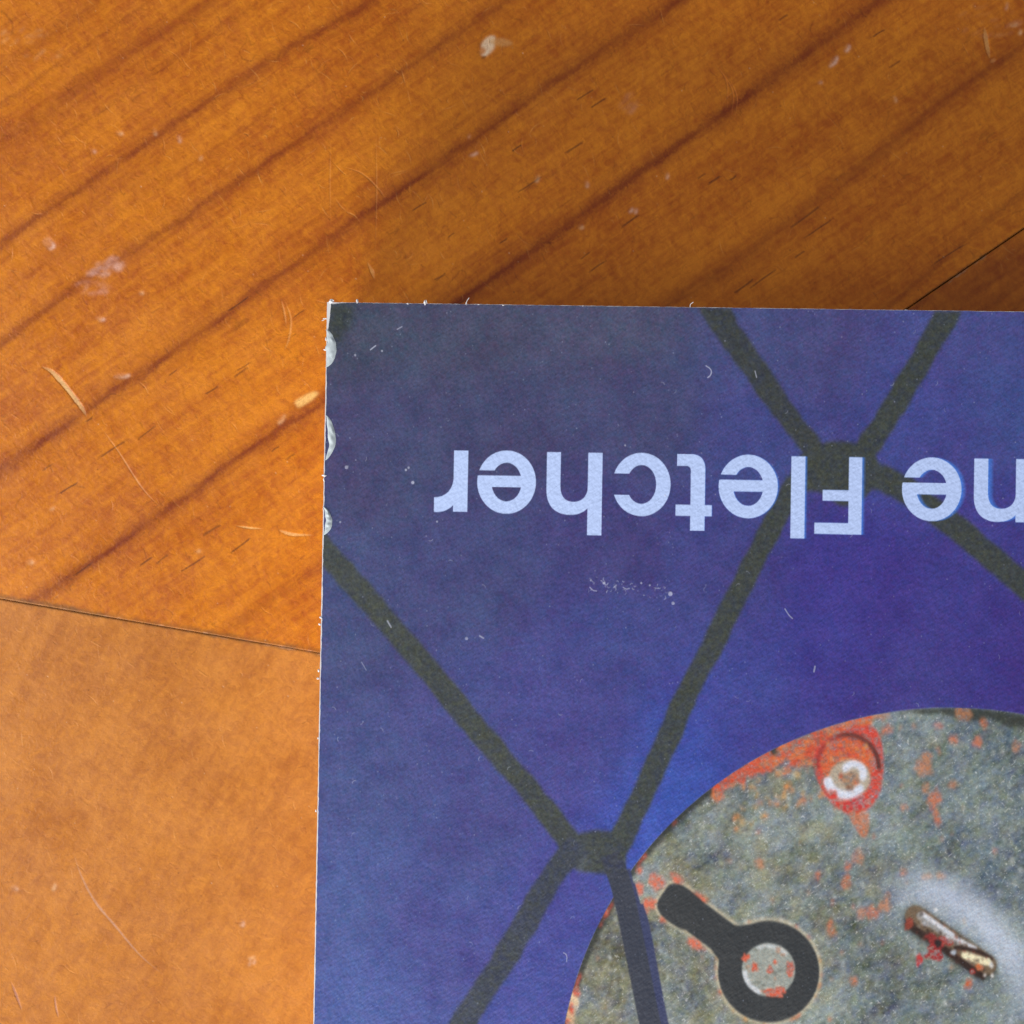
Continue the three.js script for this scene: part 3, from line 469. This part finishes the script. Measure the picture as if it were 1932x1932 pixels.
for (let i = 0; i < 44; i++) { const t = rnd(), x = 1112 + t * 165 + span(-6, 6), y = 1100 + t * 22 + span(-12, 14), a = span(0, 6.28), q = span(1, 4); lint([[x, y], [x + Math.cos(a) * q, y + Math.sin(a) * q], [x + Math.cos(a + 0.8) * q * 1.6, y + Math.sin(a + 0.8) * q * 1.6]], span(0.8, 1.8), span(0.15, 0.5)); }
dust.filter = 'blur(3px)'; for (let i = 0; i < 4; i++) lint([[span(1080, 1110), span(1610, 1640)], [span(1085, 1125), span(1630, 1650)]], 5, 0.06); dust.filter = 'none';

const coverData = new Uint8Array(CW * CHH * 4), coverHeight = new Float32Array(CW * CHH), coverRough = new Uint8Array(1024 * 1024 * 4);
{
  const softNet = sheet(CW, CHH, toCover); softNet.setTransform(1, 0, 0, 1, 0, 0); softNet.filter = 'blur(2.6px)'; softNet.drawImage(netLayer.canvas, 0, 0);
  const N = pixelsOf(softNet), D = pixelsOf(disc), E = pixelsOf(details), O = pixelsOf(over), L = pixelsOf(letters), U = pixelsOf(dust), FC = fromCover;
  const under = (r, buf, p, k = 1) => { const a = buf[p + 3] / 255 * k; r[0] = mix(r[0], LIN[buf[p]], a); r[1] = mix(r[1], LIN[buf[p + 1]], a); r[2] = mix(r[2], LIN[buf[p + 2]], a); };
  const text = [lin(184), lin(206), lin(252)], fringe = [lin(66), lin(134), lin(238)];
  for (let j = 0; j < CHH; j++) for (let i = 0; i < CW; i++) {
    const X = FC[0] * (i + 0.5) + FC[2] * (j + 0.5) + FC[4], Y = FC[1] * (i + 0.5) + FC[3] * (j + 0.5) + FC[5], o = j * CW + i, p = o * 4;
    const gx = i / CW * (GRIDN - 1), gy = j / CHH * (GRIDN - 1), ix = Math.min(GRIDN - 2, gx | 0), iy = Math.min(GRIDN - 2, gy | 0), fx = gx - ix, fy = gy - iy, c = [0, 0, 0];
    for (let k = 0; k < 3; k++) c[k] = mix(mix(inkSheenGrid[(iy * GRIDN + ix) * 3 + k], inkSheenGrid[(iy * GRIDN + ix + 1) * 3 + k], fx), mix(inkSheenGrid[((iy + 1) * GRIDN + ix) * 3 + k], inkSheenGrid[((iy + 1) * GRIDN + ix + 1) * 3 + k], fx), fy);
    const cloud = fbm(X / 34, Y / 34, 101, 3) - 0.5, big = fbm(X / 130, Y / 130, 106, 2) - 0.5, hueN = fbm(X / 9, Y / 9, 111, 2) - 0.5;
    c[0] *= 1 + cloud * 0.3 + hueN * 0.45; c[1] *= 1 + cloud * 0.35 + big * 0.45 - hueN * 0.15; c[2] *= 1 + cloud * 0.25 + big * 0.2;
    const net = N[p + 3] / 255;
    under(c, N, p, 0.97);
    const dA = D[p + 3] / 255;
    if (dA > 0.002) {
      const u = X * 0.76 - Y * 0.65, v = X * 0.65 + Y * 0.76, m1 = fbm(u / 9, v / 6, 120, 3) - 0.5, m2 = fbm(u / 22, v / 12, 126, 3) - 0.5, m3 = fbm(X / 12, Y / 12, 131, 3) - 0.5, m4 = fbm(X / 110, Y / 110, 136, 3) - 0.5, sp = noise(u / 3.6, v / 2.4, 140);
      const bl = clamp((X - 1450) / 700 + (1500 - Y) / 3000, -0.3, 0.6);
      const m5 = fbm(u / 46, v / 30, 145, 3) - 0.5, m6 = Math.max(-0.62, m1 * 0.8 + m5 * 0.95 + m4 * 1.2), tan = smooth(fbm(X / 40, Y / 40, 148, 2) + (1560 - X) / 1500, 0.5, 0.85);
      let r = (0.178 + tan * 0.022) * (1 + m6 + m3 * 0.32 + (m2 - bl * 0.3) * 0.3), g = 0.215 * (1 + m6 + m3 * 0.18 + m2 * 0.1), b = (0.216 - tan * 0.045) * (1 + m6 * 0.95 - m3 * 0.5 + (m2 + bl * 0.35) * 0.3);
      const hi = sp > 0.8 ? (sp - 0.8) * 1.3 : 0, lo = sp < 0.12 ? (0.12 - sp) * 2.5 : 0;
      r = Math.max(0.02, r + hi - r * lo); g = Math.max(0.025, g + hi - g * lo); b = Math.max(0.025, b + hi - b * lo);
      c[0] = mix(c[0], r, dA); c[1] = mix(c[1], g, dA); c[2] = mix(c[2], b, dA);
    }
    under(c, E, p, E[p] > E[p + 2] * 1.35 && E[p] > 150 ? clamp(0.8 + (fbm(X / 6, Y / 6, 157, 2) - 0.5) * 1.2, 0.45, 1) : 1); under(c, O, p);
    const nets = Math.max(net * (1 - dA), 0);
    if (nets > 0) { const n2 = fbm(X / 5, Y / 5, 150, 2) - 0.5, n3 = fbm(X / 8, Y / 8, 153, 2) - 0.5; c[0] *= 1 + nets * (n2 * 0.6 + n3 * 0.35); c[1] *= 1 + nets * (n2 * 0.6 + n3 * 0.25); c[2] *= 1 + nets * (n2 * 0.5 - n3 * 0.5); }
    // halftone screen of the printing and its specks
    const ha = Math.sin((X + Y) * 1.15) * Math.sin((X - Y) * 1.15), sk = 0.5 * (noise(X / 1.3, Y / 1.3, 160) + noise(X / 2.4, Y / 2.4, 162)) - 0.5, sk2 = noise(X / 2.1, Y / 2.1, 164) - 0.5;
    const sa = mix(1, 0.6, dA); c[0] *= 1 + sa * (ha * 0.07 + sk * 0.5 + sk2 * 0.25); c[1] *= 1 + sa * (ha * 0.07 + sk * 0.5); c[2] *= 1 + sa * (ha * 0.06 + sk * 0.4 - sk2 * 0.16);
    // lettering, with a blue fringe on one side, widening to the right
    const off = clamp((X - 1270) * 0.0145, 0, 9) * toCover[0];
    let gl = 0; for (let k = 1; k <= 5; k++) { const ii = i - Math.round(off * k / 4.2); if (ii >= 0) gl = Math.max(gl, L[(o - i + ii) * 4 + 3] * (1.1 - k * 0.19)); }
    gl = off > 0.6 ? clamp(gl / 255 * 0.85, 0, 1) : 0;
    const la = L[p + 3] / 255, tn = 1 + sk * 0.05;
    const we = noise((X * 0.77 - Y * 0.64) / 9, (Y * 0.77 + X * 0.64) / 2.4, 170) - 0.5, wk = 1 + we * 0.2 * (1 - dA); c[0] *= wk; c[1] *= wk; c[2] *= wk;  // diagonal glints of the cover grain, also put into the colour
    for (let k = 0; k < 3; k++) { c[k] = mix(c[k], Math.max(c[k], fringe[k]), gl); c[k] = mix(c[k], text[k] * tn, la); }
    under(c, U, p, 0.75);
    coverData[p] = byte(c[0]); coverData[p + 1] = byte(c[1]); coverData[p + 2] = byte(c[2]); coverData[p + 3] = 255;
    const pe = fbm(X / 5, Y / 5, 172, 2) - 0.5;
    coverHeight[o] = 0.5 + we * 0.3 + pe * 0.25 + sk * 0.1 + U[p + 3] / 255 * 0.2;
    if (!(i & 1) && !(j & 1)) { const q = ((j >> 1) * 1024 + (i >> 1)) * 4; coverRough[q] = coverRough[q + 1] = coverRough[q + 2] = 255 * clamp(0.52 + cloud * 0.2 + pe * 0.1, 0, 1); coverRough[q + 3] = 255; }
  }
}
const print = new THREE.MeshPhysicalMaterial({
  map: dataTexture(coverData, CW, CHH, true), roughnessMap: dataTexture(coverRough, 1024, 1024, false), roughness: 1, ior: 1.5,
  bumpMap: heightTexture(coverHeight, CW, CHH), bumpScale: 0.0001,
});
const card = new THREE.MeshStandardMaterial({ color: new THREE.Color(0.66, 0.665, 0.69), roughness: 0.85 });
const paper = new THREE.MeshStandardMaterial({ color: new THREE.Color(0.78, 0.76, 0.70), roughness: 0.9 });
const peeled = new THREE.MeshPhysicalMaterial({ color: new THREE.Color(0.47, 0.545, 0.585), roughness: 0.75 });

function slab(outline, depth, y, bevel = 0) {              // outline in x, z (z downwards in the picture), lying with its underside at y
  const g = new THREE.ExtrudeGeometry(new THREE.Shape(outline.map(([x, z]) => new THREE.Vector2(x, -z))), { depth: depth - 2 * bevel, bevelEnabled: bevel > 0, bevelSize: bevel, bevelThickness: bevel, bevelSegments: 2, bevelOffset: -bevel });
  g.rotateX(-Math.PI / 2); g.translate(0, y + bevel, 0); return g;
}
const rect = (x0, z0, x1, z1) => [[x0, z0], [x1, z0], [x1, z1], [x0, z1]];
// pages: gatherings of leaves, each trimmed a hair differently
const pages = [];
for (let i = 0, y = CARD, n = 46, dy = (BOOK_H - 2 * CARD - FILM) / n; i < n; i++, y += dy) { const a = span(0.00008, 0.00035), b = span(0.00008, 0.00035); pages.push(slab(rect(a, b, BW - 0.0006, BH - b), dy * 0.93, y)); }
mesh('page_block', mergeGeometries(pages), paper, book);
mesh('back_cover', slab(rect(0, 0, BW, BH), CARD, 0, 0.00006), card, book);
mesh('spine', new THREE.BoxGeometry(CARD, BOOK_H - 2 * CARD - FILM, BH).translate(BW - CARD / 2, (BOOK_H - FILM) / 2, BH / 2), new THREE.MeshStandardMaterial({ color: new THREE.Color(0.06, 0.06, 0.2), roughness: 0.5 }), book);
// front cover: white card with a ragged cut edge
const edge = [];
for (let i = 0; i <= 500; i++) edge.push([(fbm(i * 0.8, 2, 180, 2) - 0.5) * 0.00007, BH * (1 - i / 500)]);
for (let i = 1; i <= 400; i++) edge.push([BW * i / 400, (fbm(i * 0.8, 9, 184, 2) - 0.5) * 0.00007]);
edge.push([BW, BH]);
const top = BOOK_H - FILM;
const front = mesh('front_cover', slab(edge, CARD, top - CARD), card, book);
// printed coating, worn back from the edges so that the card shows white
const film = [], U = FRAME / S;
const worn = (d, k) => 0.00003 + 0.00013 * fbm(d * 1600, 3, k, 3) + 0.00042 * Math.exp(-((d / 0.0032) ** 2));
for (let i = 0; i <= 900; i++) { const z = BH * (1 - i / 900); film.push([0.00002 + worn(z, 190) + 0.00003, Math.max(z, 0.00025)]); }
for (let i = 1; i <= 700; i++) { const x = BW * i / 700; if (x > 0.0007) film.push([x, 0.00001 + 0.00009 * fbm(x * 1400, 8, 196, 3) + 0.00025 * Math.exp(-((x / 0.002) ** 2))]); }
film.push([BW, BH]);
{
  const g = slab(film, FILM, top), p = g.attributes.position, uv = g.attributes.uv;
  for (let i = 0; i < p.count; i++) uv.setXY(i, p.getX(i) / BW, p.getZ(i) / BH);
  mesh('printed_sheet', g, print, front).userData.label = 'dark blue printed cover picture of a net and a rusty disc';
}
// three crescent nicks on the fore edge, where the coating has lifted and shows white
for (const [y0, y1, w, thick] of [[622, 693, 19, 1.0], [783, 869, 21, 0.66], [956, 1010, 17, 0.74]]) {
  const N = 44, K = 8, pos = [], idx = [];
  for (let i = 0; i <= N; i++) {
    const t = i / N, [, z] = local(617, mix(y0, y1, t)), bow = Math.sin(Math.PI * t) ** 0.62, skew = 1 + 0.18 * (t - 0.5);
    const outer = U * w * bow * skew + (noise(t * 9, y0, 200) - 0.5) * 0.00012 + 0.00006, inner = outer - U * w * thick * Math.max(0.12, bow) * (0.86 + 0.3 * noise(t * 6, y0, 203));
    for (let k = 0; k <= K; k++) { const s = k / K, dome = Math.sin(Math.PI * s), y = BOOK_H + 0.00001 + dome * bow * (0.00006 + 0.00016 * noise(t * 11, s * 3 + y0, 206)) ; pos.push(mix(inner, outer, s), y, z); }
  }
  for (let i = 0; i < N; i++) for (let k = 0; k < K; k++) { const a = i * (K + 1) + k; idx.push(a, a + K + 1, a + 1, a + 1, a + K + 1, a + K + 2); }
  const g = new THREE.BufferGeometry(); g.setAttribute('position', new THREE.Float32BufferAttribute(pos, 3)); g.setIndex(idx); g.computeVertexNormals();
  mesh('torn_nick', g, peeled, front);
}
// frayed paper fibres along the cut edges
const tuft = (x, z, r, sx, sz) => { const g = new THREE.IcosahedronGeometry(r, 2), p = g.attributes.position; for (let i = 0; i < p.count; i++) { const k = 0.65 + 0.8 * noise(p.getX(i) / r * 1.7 + x * 9e3, p.getZ(i) / r * 1.7 + z * 9e3 + p.getY(i) / r, 210); p.setXYZ(i, p.getX(i) * k * sx, p.getY(i) * k * 0.7, p.getZ(i) * k * sz); } g.computeVertexNormals(); g.translate(x, top - 0.00002, z); return g; };
for (const [px, py, r, sx, sz] of [[625, 568, 5, 1.3, 0.9], [674, 568, 3.4, 0.9, 1.6], [802, 571, 4, 1, 1.7], [770, 573, 2.6, 1.8, 0.7], [880, 573, 2.2, 0.8, 2.2], [903, 575, 2, 1.6, 0.6], [950, 576, 2.4, 1.8, 0.6], [613, 601, 2.6, 1.9, 0.8], [614, 660, 2.8, 1.8, 0.9], [615, 639, 2.6, 0.8, 1.7], [612, 897, 3.4, 2, 0.8], [611, 905, 2.6, 0.8, 2], [610, 960, 2, 0.8, 2], [605, 1165, 2.4, 1.4, 1], [603, 1178, 2.6, 1.2, 1.2], [601, 1265, 2.8, 0.9, 1.6], [600, 1280, 2.6, 1.4, 1], [600, 1393, 2.2, 0.9, 1.7], [596, 1530, 2, 0.8, 2.2], [1710, 585, 2, 2.2, 0.6], [1100, 577, 2, 1.8, 0.6]]) {
  const [x, z] = local(px, py); mesh('paper_fibre', tuft(x, z, r * U * 0.66, sx, sz), card, front);
}
for (const pts of [[[879, 575], [881, 568], [885, 562]], [[1302, 580], [1303, 574], [1308, 570]], [[612, 603], [607, 605]], [[806, 573], [804, 566]]]) {
  mesh('paper_fibre', new THREE.TubeGeometry(new THREE.CatmullRomCurve3(pts.map(([px, py]) => { const [x, z] = local(px, py); return new THREE.Vector3(x, top + 0.00003, z); })), 10, U * 0.7, 6), card, front);
}

renderer.render(scene, camera);
